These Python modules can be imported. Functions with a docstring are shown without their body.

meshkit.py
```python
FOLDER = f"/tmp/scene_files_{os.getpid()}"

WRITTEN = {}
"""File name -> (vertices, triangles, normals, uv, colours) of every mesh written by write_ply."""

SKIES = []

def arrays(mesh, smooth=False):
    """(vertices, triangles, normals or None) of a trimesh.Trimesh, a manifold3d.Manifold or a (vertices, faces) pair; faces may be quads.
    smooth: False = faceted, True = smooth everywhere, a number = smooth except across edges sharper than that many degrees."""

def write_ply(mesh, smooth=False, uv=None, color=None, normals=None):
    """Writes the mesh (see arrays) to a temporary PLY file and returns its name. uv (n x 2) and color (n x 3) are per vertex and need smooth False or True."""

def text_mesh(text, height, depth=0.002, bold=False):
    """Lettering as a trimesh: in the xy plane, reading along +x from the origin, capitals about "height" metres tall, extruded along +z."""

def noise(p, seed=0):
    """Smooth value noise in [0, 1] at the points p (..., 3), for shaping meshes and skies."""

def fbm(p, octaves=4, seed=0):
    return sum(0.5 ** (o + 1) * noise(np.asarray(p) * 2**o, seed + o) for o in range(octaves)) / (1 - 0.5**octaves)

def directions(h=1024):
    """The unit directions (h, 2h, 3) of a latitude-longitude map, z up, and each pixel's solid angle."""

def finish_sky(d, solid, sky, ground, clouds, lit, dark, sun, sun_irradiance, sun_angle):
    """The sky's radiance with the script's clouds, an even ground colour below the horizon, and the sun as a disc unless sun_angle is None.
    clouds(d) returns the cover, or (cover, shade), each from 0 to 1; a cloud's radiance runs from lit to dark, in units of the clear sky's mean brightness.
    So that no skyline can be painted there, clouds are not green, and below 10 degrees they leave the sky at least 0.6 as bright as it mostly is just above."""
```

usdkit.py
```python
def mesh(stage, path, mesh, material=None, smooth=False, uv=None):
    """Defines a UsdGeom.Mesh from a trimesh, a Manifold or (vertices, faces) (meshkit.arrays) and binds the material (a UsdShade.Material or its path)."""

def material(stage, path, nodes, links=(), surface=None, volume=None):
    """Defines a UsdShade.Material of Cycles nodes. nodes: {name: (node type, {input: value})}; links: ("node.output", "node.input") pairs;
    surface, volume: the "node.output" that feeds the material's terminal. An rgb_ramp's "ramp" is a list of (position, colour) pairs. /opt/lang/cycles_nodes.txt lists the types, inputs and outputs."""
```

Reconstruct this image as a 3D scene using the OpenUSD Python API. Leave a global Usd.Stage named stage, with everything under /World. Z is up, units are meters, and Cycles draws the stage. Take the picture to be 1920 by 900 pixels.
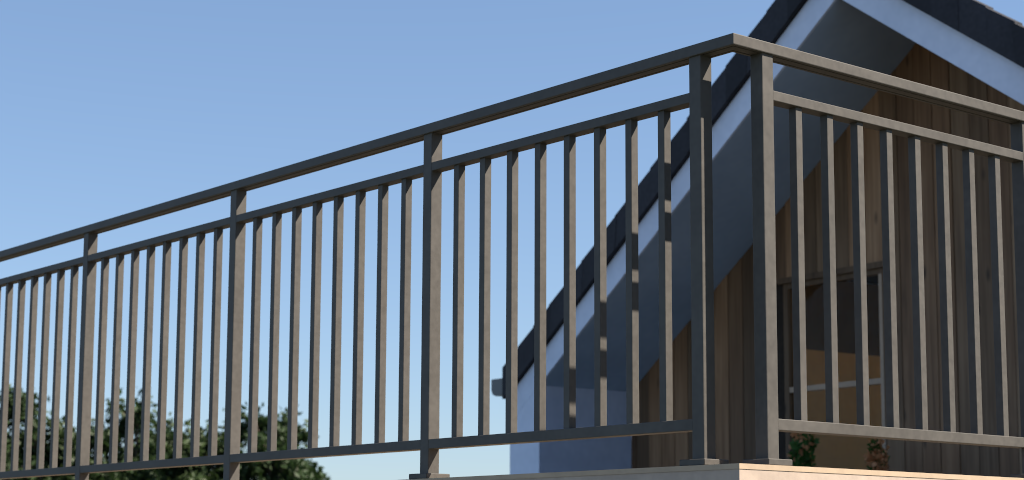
import math, random
import numpy as np, trimesh, usdkit
from shapely.geometry import Polygon, box as sbox
from pxr import Usd, UsdGeom, UsdLux, UsdShade, Gf, Sdf

stage = Usd.Stage.CreateInMemory()
UsdGeom.SetStageUpAxis(stage, 'Z')
UsdGeom.Xform.Define(stage, '/World')
UsdGeom.Scope.Define(stage, '/World/Looks')

# ------------------------------------------------------------------ camera
CAM = np.array([3.0686, -3.2825, -0.2261])
YAW, PITCH, ROLL = map(math.radians, (50.277, 7.922, 0.273))
F_PX = 3366.9
fwd = np.array([-math.sin(YAW) * math.cos(PITCH), math.cos(YAW) * math.cos(PITCH), math.sin(PITCH)])
r0 = np.array([math.cos(YAW), math.sin(YAW), 0.0])
u0 = np.cross(r0, fwd)
right = r0 * math.cos(ROLL) + u0 * math.sin(ROLL)
up = u0 * math.cos(ROLL) - r0 * math.sin(ROLL)
cam = UsdGeom.Camera.Define(stage, '/World/Camera')
cam.CreateHorizontalApertureAttr(36.0)
cam.CreateVerticalApertureAttr(36.0 * 900 / 1920)
cam.CreateFocalLengthAttr(F_PX / 1920 * 36.0)
cam.CreateVerticalApertureOffsetAttr(122.0 / 1920 * 36.0)
cam.CreateFStopAttr(6.0)
cam.CreateFocusDistanceAttr(4.9)
cam.CreateClippingRangeAttr((0.05, 100000.0))
cam.CreateExposureAttr(1.80)
M = Gf.Matrix4d(*right, 0, *up, 0, *(-fwd), 0, *CAM, 1)
cam.AddTransformOp().Set(M)

# ------------------------------------------------------------------ light
SUN = np.array([1.0, 0.83, 1.36]); SUN /= np.linalg.norm(SUN)
SUN_EL, SUN_ROT = math.asin(SUN[2]), math.atan2(SUN[0], SUN[1])
sky_mat = usdkit.material(stage, '/World/Looks/sky', {
    's': ('sky_texture', {'sky_type': 'single_scattering', 'sun_disc': False, 'sun_elevation': SUN_EL, 'sun_rotation': SUN_ROT,
                          'altitude': 100.0, 'air_density': 1.0, 'aerosol_density': 0.35, 'ozone_density': 2.0}),
    't': ('mix_color', {'blend_type': 'multiply', 'fac': 1.0, 'b': (1.0, 1.165, 1.40), 'use_clamp': False}),
    'g': ('gamma', {'gamma': .7}),
    'b': ('background_shader', {'strength': 0.05})},
    [('s.color', 'g.color'), ('g.color', 't.a'), ('t.result', 'b.color')], surface='b.background')
dome = UsdLux.DomeLight.Define(stage, '/World/sky')
UsdShade.MaterialBindingAPI.Apply(dome.GetPrim()).Bind(sky_mat)
dome.GetPrim().SetCustomDataByKey('kind', 'structure')
sun = UsdLux.DistantLight.Define(stage, '/World/sun')
sun.CreateNormalizeAttr(True)
sun.CreateIntensityAttr(1.25)
sun.CreateAngleAttr(0.53)
sun.CreateColorAttr(Gf.Vec3f(1.0, 0.90, 0.77))
sx = np.cross([0, 0, 1.0], SUN); sx /= np.linalg.norm(sx)
sy = np.cross(SUN, sx)
sun.AddTransformOp().Set(Gf.Matrix4d(*sx, 0, *sy, 0, *SUN, 0, 0, 0, 20, 1))

# ------------------------------------------------------------------ helpers
used = {}
def numbered(path):
    k = used.get(path, 0); used[path] = k + 1
    return path if k == 0 else '%s_%03d' % (path, k)

def part(parent, name, mesh, mat, label=None, smooth=False, kind=None):
    pth = numbered('%s/%s' % (parent, name))
    m = usdkit.mesh(stage, pth, mesh, mat, smooth=smooth)
    if label: m.GetPrim().SetCustomDataByKey('label', label)
    if kind: m.GetPrim().SetCustomDataByKey('kind', kind)
    return pth

def thing(name, label, cat, loc=(0, 0, 0), rz=0.0, group=None):
    pth = numbered('/World/' + name)
    x = UsdGeom.Xform.Define(stage, pth)
    x.AddTranslateOp().Set(Gf.Vec3d(*map(float, loc)))
    if rz: x.AddRotateZOp().Set(float(rz))
    p = x.GetPrim()
    p.SetCustomDataByKey('label', label); p.SetCustomDataByKey('category', cat)
    if group: p.SetCustomDataByKey('group', group)
    return pth

def structure(name, mesh, mat, label=None, smooth=False):
    return part('/World', name, mesh, mat, label, smooth, 'structure')

def box(x0, x1, y0, y1, z0, z1, bev=0.0):
    b = trimesh.creation.box([x1 - x0, y1 - y0, z1 - z0])
    b.apply_translation([(x0 + x1) / 2, (y0 + y1) / 2, (z0 + z1) / 2])
    if bev:
        c = np.array([(x0 + x1) / 2, (y0 + y1) / 2, (z0 + z1) / 2])
        h = np.array([x1 - x0, y1 - y0, z1 - z0]) / 2
        pts = []
        for sx_ in (-1, 1):
            for sy_ in (-1, 1):
                for sz_ in (-1, 1):
                    s = np.array([sx_, sy_, sz_])
                    for k in range(3):
                        d = h - bev; d = d.copy(); d[k] = h[k]
                        pts.append(c + s * d)
        b = trimesh.convex.convex_hull(np.array(pts))
    return b

def cat(*ms): return trimesh.util.concatenate(list(ms))

def prism(poly, o, u, v, w, length):
    """polygon in the (u, v) plane at o, pushed along w"""
    m = trimesh.creation.extrude_polygon(poly, length)
    T = np.eye(4); T[:3, 0], T[:3, 1], T[:3, 2], T[:3, 3] = u, v, w, o
    if np.linalg.det(T[:3, :3]) < 0: m.invert()
    m.apply_transform(T)
    return m

def slab(poly, d0, d1):
    """polygon in the (x, z) plane, thick from y=d0 to y=d1"""
    return prism(poly, (0, d0, 0), (1, 0, 0), (0, 0, 1), (0, 1, 0), d1 - d0)

def lathe(profile, loc=(0, 0, 0), n=28):
    m = trimesh.creation.revolve(np.array(profile), sections=n)
    m.apply_translation(loc); return m

def tube(points, radii, n=6):
    p = np.asarray(points, float); r = np.broadcast_to(radii, (len(p),))
    t = np.gradient(p, axis=0); t /= np.linalg.norm(t, axis=1)[:, None] + 1e-9
    a = np.cross(t, np.where(np.abs(t[:, 2:]) < .9, [0, 0, 1.0], [1.0, 0, 0])); a /= np.linalg.norm(a, axis=1)[:, None]
    b = np.cross(t, a); g = np.arange(n) * 2 * np.pi / n
    v = (p[:, None] + r[:, None, None] * (np.cos(g)[None, :, None] * a[:, None] + np.sin(g)[None, :, None] * b[:, None])).reshape(-1, 3)
    f = []
    for i in range(len(p) - 1):
        for j in range(n):
            q = [i * n + j, i * n + (j + 1) % n, (i + 1) * n + (j + 1) % n, (i + 1) * n + j]
            f += [[q[0], q[1], q[2]], [q[0], q[2], q[3]]]
    return trimesh.Trimesh(v, f, process=False)

# ------------------------------------------------------------------ materials
def L(n): return '/World/Looks/' + n

def surface(name, c0, c1, scale, rough=0.6, bump=0.15, bdist=0.004, stretch=(1, 1, 1), spec=0.5, rnd=0.0, detail=6.0):
    """two-tone noise colour, roughness noise and a little relief, in object space"""
    nodes = {
        't': ('texture_coordinate', {}),
        'm': ('mapping', {'scale': stretch}),
        'n': ('noise_texture', {'scale': scale, 'detail': detail, 'roughness': 0.62}),
        'r': ('rgb_ramp', {'ramp': [(0.3, c0), (0.7, c1)]}),
        'big': ('noise_texture', {'scale': scale * 0.13, 'detail': 3.0}),
        'bv': ('map_range', {'from_min': 0.25, 'from_max': 0.75, 'to_min': 0.88, 'to_max': 1.1}),
        'h': ('hsv', {'hue': 0.5, 'saturation': 1.0, 'fac': 1.0}),
        'rr': ('map_range', {'from_min': 0.2, 'from_max': 0.8, 'to_min': rough - 0.08, 'to_max': rough + 0.1}),
        'b': ('bump', {'strength': bump, 'distance': bdist}),
        'p': ('principled_bsdf', {'specular_ior_level': spec})}
    links = [('t.object', 'm.vector'), ('m.vector', 'n.vector'), ('m.vector', 'big.vector'), ('n.fac', 'r.fac'), ('big.fac', 'bv.value'),
             ('r.color', 'h.color'), ('n.fac', 'rr.value'), ('rr.result', 'p.roughness'), ('n.fac', 'b.height'), ('b.normal', 'p.normal'),
             ('h.color', 'p.base_color')]
    if rnd:
        nodes['oi'] = ('object_info', {})
        nodes['ov'] = ('map_range', {'from_min': 0.0, 'from_max': 1.0, 'to_min': 1 - rnd, 'to_max': 1 + rnd})
        nodes['mu'] = ('math', {'math_type': 'multiply'})
        links += [('oi.random', 'ov.value'), ('ov.result', 'mu.value1'), ('bv.result', 'mu.value2'), ('mu.value', 'h.value')]
    else:
        links += [('bv.result', 'h.value')]
    return usdkit.material(stage, L(name), nodes, links, surface='p.BSDF')

RAIL = surface('railing_paint', (.050, .0465, .0425), (.064, .0595, .0545), 45, .55, .06, .0006, spec=.12)
ALU = surface('plate_metal', (.30, .29, .28), (.36, .35, .34), 80, .4, .06, .0005)
WHITE_SHADE_BLUE = surface('white_paint_shade_blue', (.36, .415, .53), (.42, .475, .585), 14, .6, .08, .002)  # white paint with the blue of the open shade put into its colour
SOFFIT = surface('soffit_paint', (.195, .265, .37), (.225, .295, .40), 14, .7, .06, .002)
RENDER = surface('white_render', (.235, .185, .15), (.295, .235, .19), 30, .8, .2, .003)
COPING = surface('coping_stone', (.24, .178, .12), (.30, .225, .155), 24, .75, .2, .002)
FLOOR = surface('terrace_floor', (.055, .042, .032), (.09, .07, .055), 12, .75, .2, .002)
TILE = surface('roof_tile', (.013, .014, .018), (.024, .025, .031), 40, .8, .25, .003, rnd=.25, spec=.15)
GUTTER = surface('gutter_metal', (.045, .05, .055), (.06, .065, .07), 50, .45, .05, .001)
DARKWOOD = surface('dark_batten', (.018, .014, .011), (.03, .023, .018), 30, .85, .2, .002, spec=.1)
PLASTER = surface('ochre_plaster', (.46, .28, .12), (.54, .34, .15), 10, .8, .1, .002)
OAK = surface('oak_floor', (.50, .26, .09), (.60, .34, .13), 6, .5, .1, .001, stretch=(1, 12, 1))
FRAME = surface('window_frame_paint', (.23, .16, .105), (.28, .20, .135), 40, .5, .05, .001)
GRASS = surface('grass_ground', (.030, .036, .020), (.055, .060, .036), 3.0, .9, .5, .03)
BARK = surface('bark', (.05, .038, .028), (.11, .085, .06), 18, .9, .6, .02, stretch=(1, 1, .25))
POT = surface('clay_pot', (.38, .17, .09), (.46, .22, .12), 30, .75, .15, .002)
GREYPOT = surface('grey_pot', (.14, .15, .14), (.20, .21, .20), 30, .7, .15, .002)
SOIL = surface('potting_soil', (.02, .015, .01), (.05, .035, .025), 60, .95, .6, .01)

DIM_WALL = surface('dim_wall_tone', (.055, .037, .023), (.085, .058, .038), 8, .7, .1, .001, stretch=(3, 1, 1))  # dark tone that stands in for the dim upper part of the room

def wood_mat(name, tint):
    a, b, c = [tuple(np.array(x) * tint) for x in ((.058, .033, .017), (.135, .083, .046), (.215, .146, .088))]
    return usdkit.material(stage, L(name), {
        't': ('texture_coordinate', {}), 'oi': ('object_info', {}),
        'off': ('combine_xyz', {}), 'k': ('math', {'math_type': 'multiply', 'value2': 37.0}),
        'add': ('mapping', {'scale': (1, 1, 1)}),
        'm': ('mapping', {'scale': (16, 16, .55)}),
        'n': ('noise_texture', {'scale': 2.4, 'detail': 9.0, 'roughness': .66, 'distortion': .5}),
        'm2': ('mapping', {'scale': (2.5, 2.5, .8)}),
        'n2': ('noise_texture', {'scale': 1.2, 'detail': 3.0}),
        'm3': ('mapping', {'scale': (7, 7, 2.6)}),
        'vo': ('voronoi_texture', {'scale': 1.0, 'randomness': 1.0}),
        'kn': ('map_range', {'from_min': .05, 'from_max': .16, 'to_min': .35, 'to_max': 1.0, 'clamp': True}),
        'mixf': ('mix_float', {'fac': .4}),
        'r': ('rgb_ramp', {'ramp': [(.3, a), (.5, b), (.72, c)]}),
        'ov': ('map_range', {'from_min': 0., 'from_max': 1., 'to_min': .62, 'to_max': 1.32}),
        'mu': ('math', {'math_type': 'multiply'}),
        'h': ('hsv', {'hue': .5, 'saturation': 1.0, 'fac': 1.0}),
        'b': ('bump', {'strength': .35, 'distance': .003}),
        'p': ('principled_bsdf', {'roughness': .7, 'specular_ior_level': .3})},
        [('oi.random', 'k.value1'), ('k.value', 'off.x'), ('k.value', 'off.z'), ('t.object', 'add.vector'), ('off.vector', 'add.location'),
         ('add.vector', 'm.vector'), ('add.vector', 'm2.vector'), ('add.vector', 'm3.vector'), ('m.vector', 'n.vector'), ('m2.vector', 'n2.vector'), ('m3.vector', 'vo.vector'),
         ('n.fac', 'mixf.a'), ('n2.fac', 'mixf.b'), ('mixf.result', 'r.fac'), ('oi.random', 'ov.value'), ('vo.distance', 'kn.value'),
         ('ov.result', 'mu.value1'), ('kn.result', 'mu.value2'), ('mu.value', 'h.value'),
         ('r.color', 'h.color'), ('h.color', 'p.base_color'), ('n.fac', 'b.height'), ('b.normal', 'p.normal')], surface='p.BSDF')
WOODS = [wood_mat('cladding_wood_a', (1, 1, 1)), wood_mat('cladding_wood_b', (.82, .80, .78)), wood_mat('cladding_wood_c', (1.15, 1.05, .98))]

PANE = usdkit.material(stage, L('window_glass'), {
    'tr': ('transparent_bsdf', {'color': (.9, .92, .9)}), 'gl': ('glossy_bsdf', {'color': (1, 1, 1), 'roughness': .01}),
    'fr': ('fresnel', {'IOR': 1.1}), 'mx': ('mix_closure', {})},
    [('fr.fac', 'mx.fac'), ('tr.BSDF', 'mx.closure1'), ('gl.BSDF', 'mx.closure2')], surface='mx.closure')

def leaf_mat(name, c0, c1):
    return usdkit.material(stage, L(name), {
        'g': ('geometry', {}), 'r': ('rgb_ramp', {'ramp': [(0, c0), (1, c1)]}),
        'p': ('principled_bsdf', {'roughness': .55, 'specular_ior_level': .3}),
        'tl': ('translucent_bsdf', {}), 'mx': ('mix_closure', {'fac': .28})},
        [('g.random_per_island', 'r.fac'), ('r.color', 'p.base_color'), ('r.color', 'tl.color'), ('p.BSDF', 'mx.closure1'), ('tl.BSDF', 'mx.closure2')], surface='mx.closure')
LEAF = leaf_mat('tree_leaves', (.020, .040, .011), (.072, .100, .028))
LEAF2 = leaf_mat('tree_leaves_light', (.028, .048, .014), (.092, .112, .032))
PLANTLEAF = leaf_mat('plant_leaves', (.05, .13, .025), (.13, .25, .05))
PETAL = leaf_mat('peach_petals', (.62, .30, .14), (.80, .48, .26))

# ------------------------------------------------------------------ ground and terrace
GZ = -1.8
g = trimesh.creation.box([4000, 4000, 1.0]); g.apply_translation([0, 0, GZ - .5])
structure('ground', g, GRASS)
SO = 0.022                                    # the slab edge stands this far outside the handrail's outer face
XL, YB = -6.9, 6.9
terr = box(XL, SO - .0015, -SO + .0015, YB, GZ - .3, -.0137)
structure('terrace', terr, RENDER)
lp = Polygon([(XL, -SO), (SO, -SO), (SO, YB), (SO - .352, YB), (SO - .352, .33), (XL, .33)])
structure('terrace_edge_coping', prism(lp, (0, 0, -.0135), (1, 0, 0), (0, 1, 0), (0, 0, 1), .0135), COPING)
structure('terrace_floor', box(XL, SO - .356, .3335, YB, -.0135, -.004), FLOOR)

# ------------------------------------------------------------------ balustrade
H, HB, MT, MB, BT, BB = 1.102, 1.0715, .9781, .9513, .1207, .0913
P, WH, PLATE, PM = .0425, .0560, .0165, .0238
OF = (WH - P) / 2
DA, DE, SL, SR = .1252, .1143, 1.1586, 1.1486
BAL = .025
bal = thing('balustrade', 'grey brown metal balustrade of square bars on the terrace edge, turning a corner', 'railing', (0, 0, 0))

def round_rect(w, h, r=.0022):
    return sbox(r, r, w - r, h - r).buffer(r, quad_segs=2)

# handrails: a channel with two lips, mitred at the corner
hh = H - HB
prof = round_rect(WH, hh, .0025).difference(sbox(.011, -.01, .0125 + .003, .004)).difference(sbox(WH - .0155, -.01, WH - .011, .004))
def rail_run(length, along_x):
    m = trimesh.creation.extrude_polygon(prof, length)
    v = m.vertices.copy(); d, z, s = v[:, 0], v[:, 1] + HB, v[:, 2]
    s = np.where(s < 1e-6, d, s)
    out = np.stack([-s, d, z], 1) if along_x else np.stack([-d, s, z], 1)
    m = trimesh.Trimesh(out, m.faces, process=False)
    if m.volume < 0: m.invert()
    return m
NL, NR = 5, 3
LEN_L, LEN_R = DA + NL * SL + P + .06, DE + NR * SR + P + .06
part(bal, 'handrail', rail_run(LEN_L, True), RAIL, 'long handrail running away to the left')
part(bal, 'handrail', rail_run(LEN_R, False), RAIL, 'sunlit handrail running back to the right')

def post_at(x1, y0):
    """x1: sunward face, y0: outer face"""
    poly = round_rect(P, P, .0025)
    m = trimesh.creation.extrude_polygon(poly, HB - PLATE); m.apply_translation([x1 - P, y0, PLATE])
    pp = part(bal, 'post', m, RAIL)
    pl = box(x1 - P - PM, x1 + PM, y0 - PM, y0 + P + PM, 0, PLATE, .0018)
    part(pp, 'base_plate', pl, RAIL)

def bar(x0, x1, y0, y1, z0, z1, axis, r=.0018):
    """square tube with rounded edges along an axis"""
    d = [(x0, x1), (y0, y1), (z0, z1)]
    if axis == 'x':
        return prism(round_rect(y1 - y0, z1 - z0, r), (x0, y0, z0), (0, 1, 0), (0, 0, 1), (1, 0, 0), x1 - x0)
    if axis == 'y':
        return prism(round_rect(x1 - x0, z1 - z0, r), (x0, y0, z0), (1, 0, 0), (0, 0, 1), (0, 1, 0), y1 - y0)
    return prism(round_rect(x1 - x0, y1 - y0, r), (x0, y0, z0), (1, 0, 0), (0, 1, 0), (0, 0, 1), z1 - z0)

RP = .0009                                    # rails sit this much inside the post faces
for k in range(NL + 1):
    xp = -DA - k * SL
    post_at(xp, OF)
    if k == NL: break
    xa, xb = xp - SL, xp - P                  # bay between the next post's sunward face and this post
    part(bal, 'mid_rail', bar(xa, xb, OF + RP, OF + P - RP, MB, MT, 'x'), RAIL)
    part(bal, 'bottom_rail', bar(xa, xb, OF + RP, OF + P - RP, BB, BT, 'x'), RAIL)
    gap = (xb - xa - 8 * BAL) / 9
    for i in range(8):
        x0 = xa + gap * (i + 1) + BAL * i
        part(bal, 'baluster', bar(x0, x0 + BAL, OF + (P - BAL) / 2, OF + (P + BAL) / 2, BT, MB, 'z', .0015), RAIL)
for k in range(NR + 1):
    yp = DE + k * SR
    post_at(-OF, yp)
    if k == NR: break
    ya, yb = yp + P, yp + SR
    part(bal, 'mid_rail', bar(-OF - P + RP, -OF - RP, ya, yb, MB, MT, 'y'), RAIL)
    part(bal, 'bottom_rail', bar(-OF - P + RP, -OF - RP, ya, yb, BB, BT, 'y'), RAIL)
    gap = (yb - ya - 8 * BAL) / 9
    for i in range(8):
        y0 = ya + gap * (i + 1) + BAL * i - .005
        part(bal, 'baluster', bar(-OF - (P + BAL) / 2, -OF - (P - BAL) / 2, y0, y0 + BAL, BT, MB, 'z', .0015), RAIL)

# ------------------------------------------------------------------ house (local frame: x along the gable, y inwards, z up from the ground)
Z0 = -GZ
house = thing('gabled_house', 'gabled house with white verge boards, dark tiled roof and brown board cladding', 'house', (-6.0, 5.5, GZ), -4.5)
AP = 1.902                                    # apex
K = .70                                       # roof slope
def zin(a): return 1.967 + Z0 + K * (a if a < AP else 2 * AP - a)
def zout(a): return 2.189 + Z0 + K * (a if a < AP else 2 * AP - a)
AI, AO = -1.297, -1.683                       # inner and outer edge of the white frame, mirrored about AP
mir = lambda a: 2 * AP - a
DEP = .90
HD = 5.2
GD = 1.06                                     # depth of the gable front
FZ = Z0 + 1.97                                # flat roof of the body behind
# white frame boards
def boards(f):
    return Polygon([(a, z) for a, z in f])
for s in (0, 1):
    mm = (lambda a: a) if s == 0 else mir
    part(house, 'verge_board', slab(Polygon([(mm(AO), zin(AO) + .0), (mm(AP), zin(AP)), (mm(AP), zout(AP)), (mm(AO), zout(AO))]), 0, .018), WHITE_SHADE_BLUE)
    part(house, 'corner_board', slab(Polygon([(mm(AO), 0), (mm(AI), 0), (mm(AI), zin(AI) - .002), (mm(AO), zin(AO) - .002)]), .0, .018), WHITE_SHADE_BLUE)
    part(house, 'reveal', slab(Polygon([(mm(AI), 0), (mm(-1.45), 0), (mm(-1.45), zin(-1.45) - .003), (mm(AI), zin(AI) - .003)]), .019, DEP - .002), WHITE_SHADE_BLUE)
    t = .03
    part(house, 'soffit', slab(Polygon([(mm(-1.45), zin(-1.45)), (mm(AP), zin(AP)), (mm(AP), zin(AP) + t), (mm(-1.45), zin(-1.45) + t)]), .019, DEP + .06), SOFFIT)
# side and back walls, floor, inner linings
for s in (0, 1):
    mm = (lambda a: a) if s == 0 else mir
    xs = sorted((mm(AO + .004), mm(-1.452)))
    part(house, 'wall', box(*xs, .019, GD, 0, zin(AO) - .03), WHITE_SHADE_BLUE)
BA, BB_ = -.35, mir(-.35)                     # the flat-roofed body behind the gable front
o0, o1 = 1.5, 4.4  # unseen opening in the side wall, added to let sun into the room
part(house, 'wall', box(BA, BA + .2, GD + .002, HD, 0, FZ), WHITE_SHADE_BLUE)
part(house, 'wall', cat(box(BB_ - .2, BB_, GD + .002, o0, 0, FZ), box(BB_ - .2, BB_, o1, HD, 0, FZ), box(BB_ - .2, BB_, o0, o1, 0, Z0 + .08)), WHITE_SHADE_BLUE)
part(house, 'wall', box(BA + .201, BB_ - .201, HD - .25, HD - .002, 0, FZ), WHITE_SHADE_BLUE)
part(house, 'wall', cat(slab(Polygon([(.1, FZ - .06), (AP, zin(AP) - .03), (mir(.1), FZ - .06)]), GD - .05, GD - .002), box(-1.45, BA - .001, GD - .05, GD - .002, 0, zin(-1.45) - .03), box(BB_ + .001, mir(-1.45), GD - .05, GD - .002, 0, zin(-1.45) - .03)), WHITE_SHADE_BLUE)
part(house, 'flat_roof', box(BA - .03, BB_ + .03, GD + .002, HD + .05, FZ + .001, FZ + .10), GUTTER)
part(house, 'floor', box(BA + .202, BB_ - .202, DEP + .1, HD - .26, Z0 - .1, Z0 + .06), OAK)
part(house, 'inner_lining', cat(box(BA + .201, BA + .24, DEP + .06, HD - .26, Z0 + .061, Z0 + 1.34), box(BA + .242, BB_ - .202, HD - .30, HD - .255, Z0 + .061, FZ - .06)), PLASTER)
part(house, 'inner_panelling', box(BA + .201, BA + .236, DEP + .06, HD - .26, Z0 + 1.341, FZ - .06), DIM_WALL)  # dark upper wall added so the room light seems to fade upwards
part(house, 'ceiling', box(BA + .242, BB_ - .202, DEP + .06, HD - .31, FZ - .055, FZ - .005), DARKWOOD)
# roof deck, tiles
def roofpt(a, t):                             # t: height above the top of the verge board, square to the slope
    return a
ang = math.atan(K); ca, sa = math.cos(ang), math.sin(ang)
EA = -1.735                                   # eave end
for s in (0, 1):
    mm = (lambda a: a) if s == 0 else mir
    part(house, 'roof', slab(Polygon([(mm(EA + .02), zout(EA + .02) + .004), (mm(AP), zout(AP) + .004), (mm(AP), zout(AP) + .03), (mm(EA + .02), zout(EA + .02) + .03)]), .0, GD), DARKWOOD)
    n = 18
    slope = (AP - EA) / ca
    gz = slope / n
    rng = random.Random(5 + s)
    for i in range(n):
        s0, s1 = i * gz, (i + 1) * gz + (.03 if i < n - 1 else 0)
        j = rng.uniform(-.004, .004)
        hi, lo = .206 + j * .4, .197 + j * .4
        def pt(sv, tv):
            a = EA + sv * ca
            return (mm(a), zout(EA) + sv * sa + tv / ca)
        fl = Polygon([pt(s0, .004), pt(s1 - .03 if i < n - 1 else s1, .004), pt(s1, lo), pt(s0, hi)])
        top = Polygon([pt(s0, hi - .032), pt(s1, lo - .032), pt(s1, lo), pt(s0, hi)])
        part(house, 'verge_tile', cat(slab(fl, -.04 + j, -.006), slab(top, -.004, .03)), TILE)
# gutters
def gutter_poly(mm):
    c = [(-1.905, 2.945), (-1.905, 2.86), (-1.885, 2.825), (-1.85, 2.81), (-1.755, 2.81), (-1.735, 2.83), (-1.735, 2.945)]
    return Polygon([(mm(a), z) for a, z in c])
for s in (0, 1):
    mm = (lambda a: a) if s == 0 else mir
    gp = gutter_poly(mm)
    inner = gp.buffer(-.006)
    trough = gp.difference(inner.union(sbox(inner.bounds[0], 2.90, inner.bounds[2], 3.2)))
    gt = part(house, 'gutter', slab(trough, -.02, GD), GUTTER)
    part(gt, 'end_cap', slab(gp, -.026, -.0205), GUTTER)
# cladding boards
W0, W1, WZ0, WZ1 = .43, 1.393, Z0 + .10, Z0 + 1.72   # window opening
edges = np.arange(-1.392, 5.2, .155) + (2.018 - (-1.392)) % .155
edges = [e_ for e_ in edges if AI < e_ < mir(AI)]
edges = [AI] + edges + [mir(AI)]
rng = random.Random(11)
part(house, 'wall_backing', cat(box(AI + .001, W0 - .02, DEP + .022, DEP + .05, Z0 - .1, Z0 + .6), box(W1 + .02, mir(AI) - .001, DEP + .022, DEP + .05, Z0 - .1, Z0 + .6),
     slab(Polygon([(AI + .001, Z0 + .6), (W0 - .02, Z0 + .6), (W0 - .02, zin(W0) - .004), (AI + .001, zin(AI) - .004)]), DEP + .022, DEP + .05),
     slab(Polygon([(W0 - .02, WZ1 + .02), (W1 + .02, WZ1 + .02), (W1 + .02, zin(W1) - .004), (W0 - .02, zin(W0) - .004)]), DEP + .022, DEP + .05),
     slab(Polygon([(W1 + .02, Z0 + .6), (mir(AI) - .001, Z0 + .6), (mir(AI) - .001, zin(AI) - .004), (AP, zin(AP) - .004), (W1 + .02, zin(W1) - .004)]), DEP + .022, DEP + .05)), DARKWOOD)
for e0, e1 in zip(edges[:-1], edges[1:]):
    a0, a1 = e0 + .003, e1 - .003
    if a1 - a0 < .02: continue
    f = DEP + rng.uniform(-.003, .003)
    spans = [(Z0 + .012, None)]
    mid = (a0 + a1) / 2
    if W0 - .05 < mid < W1 + .02:
        spans = [(WZ1 + .004, None), (Z0 + .012, WZ0 - .004)]
    mt_ = rng.choice(WOODS)
    for z0, z1 in spans:
        if z1 is None:
            ptop = [(a1, zin(a1) - .003), (a0, zin(a0) - .003)]
            if a0 < AP < a1: ptop = [(a1, zin(a1) - .003), (AP, zin(AP) - .003), (a0, zin(a0) - .003)]
        else: ptop = [(a1, z1), (a0, z1)]
        part(house, 'cladding_board', slab(Polygon([(a0, z0), (a1, z0)] + ptop), f, DEP + .02), mt_)
# window in the boarded wall
fd0, fd1 = DEP + .004, DEP + .06
win = part(house, 'window', cat(box(W0, W0 + .045, fd0, fd1, WZ0, WZ1), box(W1 - .012, W1, fd0, fd1, WZ0, WZ1),
     box(W0 + .045, W1 - .012, fd0 + .002, fd1, WZ1 - .05, WZ1), box(W0 + .045, W1 - .012, fd0 + .002, fd1, WZ0, WZ0 + .06)), WOODS[1])
part(win, 'stile', box(W1 - .045, W1 - .0125, fd0 + .003, fd1 - .004, WZ0 + .06, WZ1 - .05), FRAME)
part(win, 'glazing_bar', box(W0 + .045, W1 - .045, fd0 + .004, fd1 - .006, Z0 + .925, Z0 + .963), FRAME)
part(win, 'pane', box(W0 + .045, W1 - .045, fd0 + .026, fd0 + .030, Z0 + .9635, WZ1 - .05), PANE)
part(win, 'pane', box(W0 + .045, W1 - .045, fd0 + .026, fd0 + .030, WZ0 + .06, Z0 + .9245), PANE)
part(win, 'head_trim', box(W0 - .03, W1 + .03, DEP - .018, DEP - .004, WZ1 - .012, WZ1 + .03), WOODS[1])

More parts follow.
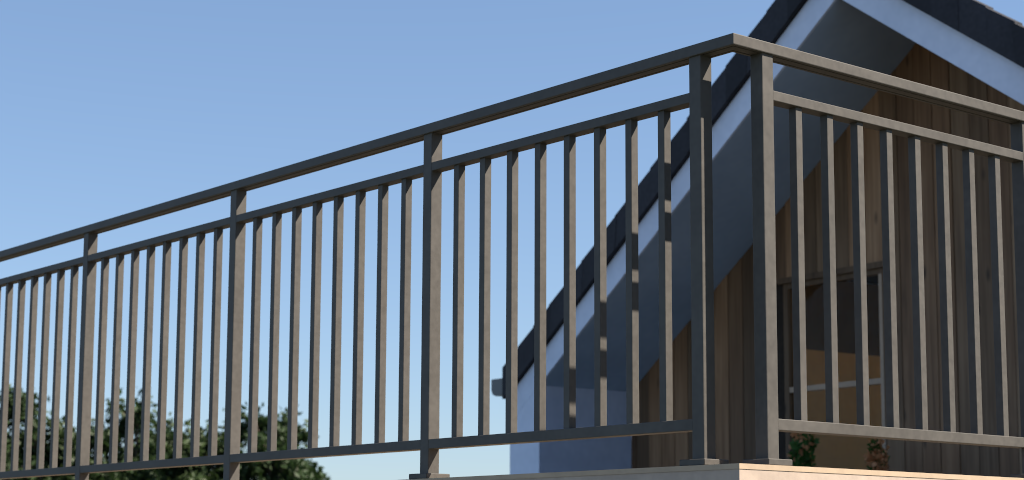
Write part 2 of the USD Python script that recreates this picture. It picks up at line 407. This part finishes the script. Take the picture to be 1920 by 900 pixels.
# ------------------------------------------------------------------ plants
def leaf_cloud(centres, n, spread, size, rng, upness=.3, aspect=.55):
    """n leaf-sized quads folded along the midrib, scattered round the given points"""
    c = centres[rng.integers(0, len(centres), n)] + rng.normal(0, 1, (n, 3)) * spread
    d = rng.normal(0, 1, (n, 3)); d[:, 2] += upness; d /= np.linalg.norm(d, axis=1)[:, None]
    o = rng.normal(0, 1, (n, 3)); o -= (o * d).sum(1)[:, None] * d; o /= np.linalg.norm(o, axis=1)[:, None]
    s = size * rng.uniform(.6, 1.3, n)[:, None]
    nn = np.cross(d, o)
    v = np.stack([c, c + d * s * .5 + o * s * aspect * .5 + nn * s * .08, c + d * s, c + d * s * .5 - o * s * aspect * .5 + nn * s * .08], 1).reshape(-1, 3)
    i = np.arange(n)[:, None] * 4
    f = np.concatenate([i + [[0, 1, 2]], i + [[0, 2, 3]]])
    return trimesh.Trimesh(v, f, process=False)

def tree(label, x, y, height, width, leaders, seed, leaf=LEAF, base=.34):
    """leaders: (dx, dy, top) of the shoots that break the outline, in metres from the foot"""
    rng = np.random.default_rng(seed)
    t = thing('broadleaf_tree', label, 'tree', (x, y, GZ), 0, 'row of trees beyond the terrace')
    zc = height * base
    limbs = [tube([(0, 0, -.1), (rng.normal(0, .04), rng.normal(0, .04), zc * .6), (rng.normal(0, .08), rng.normal(0, .08), zc * 1.1)], [.16, .11, .09], 8)]
    tips, ztop, low = [], [0], -.28
    def grow(p, q, r, depth):
        m = (p + q) / 2 + rng.normal(0, .08, 3) * np.linalg.norm(q - p)
        limbs.append(tube([p, m, q], [r, r * .75, r * .5], 5))
        ln = np.linalg.norm(q - p)
        if depth == 0:
            for k in np.linspace(.25, 1, 5): tips.append(p + (q - p) * k)
            return
        for k in range(5 if depth > 1 else 4):
            a = .35 + .65 * (k + 1) / 5
            s = p + (q - p) * a
            d = (q - p) / ln * .65 + rng.normal(0, .62, 3); d[2] = d[2] * .7 + .18
            e = s + d / np.linalg.norm(d) * min(ln, 1.5) * rng.uniform(.3, .5)
            e[2] = min(e[2], ztop[0] - .12 - .25 * rng.random())
            grow(s, e, r * .45, depth - 1)
    for dx, dy, top in leaders:
        p = np.array([dx * .55, dy * .55, zc * rng.uniform(.8, 1.0)])
        ztop[0] = top + low
        for k in range(4):                    # thin upright shoots that break the outline
            b0 = np.array([dx, dy, top + low - .4]) + rng.normal(0, .12, 3)
            b1 = b0 + np.array([rng.normal(0, .1), rng.normal(0, .1), rng.uniform(.3, .55)])
            limbs.append(tube([b0, (b0 + b1) / 2, b1], [.014, .01, .006], 5))
            for u in np.linspace(.1, 1, 5): tips.append(b0 + (b1 - b0) * u)
        grow(p, np.array([dx, dy, top + low - .12]), .05, 2)
    tips = np.array(tips)
    n = int(len(tips) * 7)
    cr = leaf_cloud(tips, n, .09, .17, rng)
    part(t, 'crown', cr, leaf)
    part(t, 'trunk', cat(*limbs), BARK, smooth=50)
    return t

# trees stand about 42 m from the camera, in a row that runs back from the left
P0T = np.array([-33.79, 16.85]); hr = np.array([.4735, .8808])
def row_tree(label, w, ls, seed, leaf=LEAF):
    x, y = P0T + hr * w
    ls = ls + [(w - .95, .5, 3.75), (w + .95, .4, 3.7), (w - .5, -.5, 3.5), (w + .5, -.5, 3.6)]
    tree(label, x, y, 5.0, 2, [(hr[0] * (a - w) - hr[1] * d, hr[1] * (a - w) + hr[0] * d, t) for a, d, t in ls], seed, leaf)
row_tree('tall dark leafy tree at the far left end of the tree row', -3.5, [(-4.1, .2, 5.7), (-3.2, -.2, 5.4), (-2.85, .3, 5.3), (-2.6, -.4, 4.85), (-4.7, 0, 5.4), (-3.6, -.5, 4.6), (-2.8, .1, 4.2), (-3.9, .4, 4.2)], 1)
row_tree('low bushy tree behind the second post from the left', -1.9, [(-2.35, .2, 4.45), (-1.9, -.3, 4.6), (-1.5, .3, 4.65), (-2.1, .4, 4.1), (-1.6, -.3, 3.9)], 2, LEAF2)
row_tree('tree with two upright leafy shoots right of the second post from the left', -.6, [(-1.2, -.1, 4.6), (-.86, .1, 5.15), (-.5, -.2, 5.15), (-.1, .3, 4.65), (.1, -.2, 4.65), (-.4, .2, 4.1), (-.9, -.4, 4.0)], 3)
row_tree('low tree between the two-shoot tree and the third post from the left', .8, [(.35, .1, 4.55), (.65, -.3, 4.35), (1.0, .3, 4.55), (1.35, -.1, 4.55), (.9, -.2, 4.0), (.5, .3, 3.9)], 4, LEAF2)
row_tree('rounded tree at the right end of the tree row with a low drooping side branch', 2.4, [(1.8, .1, 4.8), (2.15, -.1, 5.05), (2.85, .2, 4.85), (2.5, -.3, 4.6), (3.05, 0, 4.2), (3.35, .1, 3.85), (2.0, .3, 4.1), (3.0, -.2, 3.8)], 5)

def plant(name, label, cat_, x, y, h, r, seed, pot, petals=0):
    rng = np.random.default_rng(seed)
    t = thing(name, label, cat_, (x, y, -.004))
    pt_ = lathe([(.001, 0), (.085, 0), (.12, .22), (.128, .22), (.128, .25), (.112, .25), (.108, .215), (.001, .215)], n=24)
    part(t, 'pot', pt_, pot, smooth=35)
    part(t, 'soil', lathe([(.001, .216), (.104, .216), (.104, .222), (.001, .228)], n=20), SOIL)
    tips, stems = [], []
    for k in range(9):
        a = rng.uniform(0, 2 * math.pi); rr = r * rng.uniform(.3, 1)
        q = np.array([math.cos(a) * rr, math.sin(a) * rr, h * rng.uniform(.72, 1)])
        stems.append(tube([(0, 0, .22), q * [.4, .4, .6] + [0, 0, .05], q], [.006, .005, .003], 5))
        for s in np.linspace(.45, 1, 6): tips.append(np.array([0, 0, .22]) * (1 - s) + q * s)
    tips = np.array(tips)
    part(t, 'stems', cat(*stems), PLANTLEAF)
    part(t, 'foliage', leaf_cloud(tips, 420, r * .16, .055, rng, .5, .6), PLANTLEAF)
    if petals:
        hd = tips[rng.integers(0, len(tips), petals)]; hd[:, 2] += .03
        part(t, 'blossom', leaf_cloud(hd, petals * 14, .018, .04, rng, .4, .9), PETAL)
    return t
def hxy(a, dep):
    c, s = math.cos(math.radians(-4.5)), math.sin(math.radians(-4.5))
    return -6 + c * a - s * dep, 5.5 + s * a + c * dep
plant('potted_plant', 'green leafy plant in a grey pot at the left side of the window', 'potted plant', *hxy(.96, .55), .58, .10, 21, GREYPOT, 4)
plant('potted_plant', 'peach flowering plant in a clay pot at the right side of the window', 'potted plant', *hxy(1.60, .6), .50, .045, 22, POT, 60)

rng_b = np.random.default_rng(31)
sb = thing('garden_bush', 'small green bush peeking out left of the house corner', 'bush', (-9.6, 7.0, GZ))
tp = rng_b.normal(0, 1, (60, 3)); tp /= np.linalg.norm(tp, axis=1)[:, None]; tp = tp * np.array([.55, .55, .95]) * rng_b.uniform(.5, 1, (60, 1)) + [0, 0, 1.25]
part(sb, 'stems', cat(*[tube([(0, 0, 0), (q[0] * .4, q[1] * .4, q[2] * .5), q], [.02, .012, .006], 5) for q in tp[:22]]), BARK)
part(sb, 'foliage', leaf_cloud(tp, 2600, .10, .07, rng_b), PLANTLEAF)
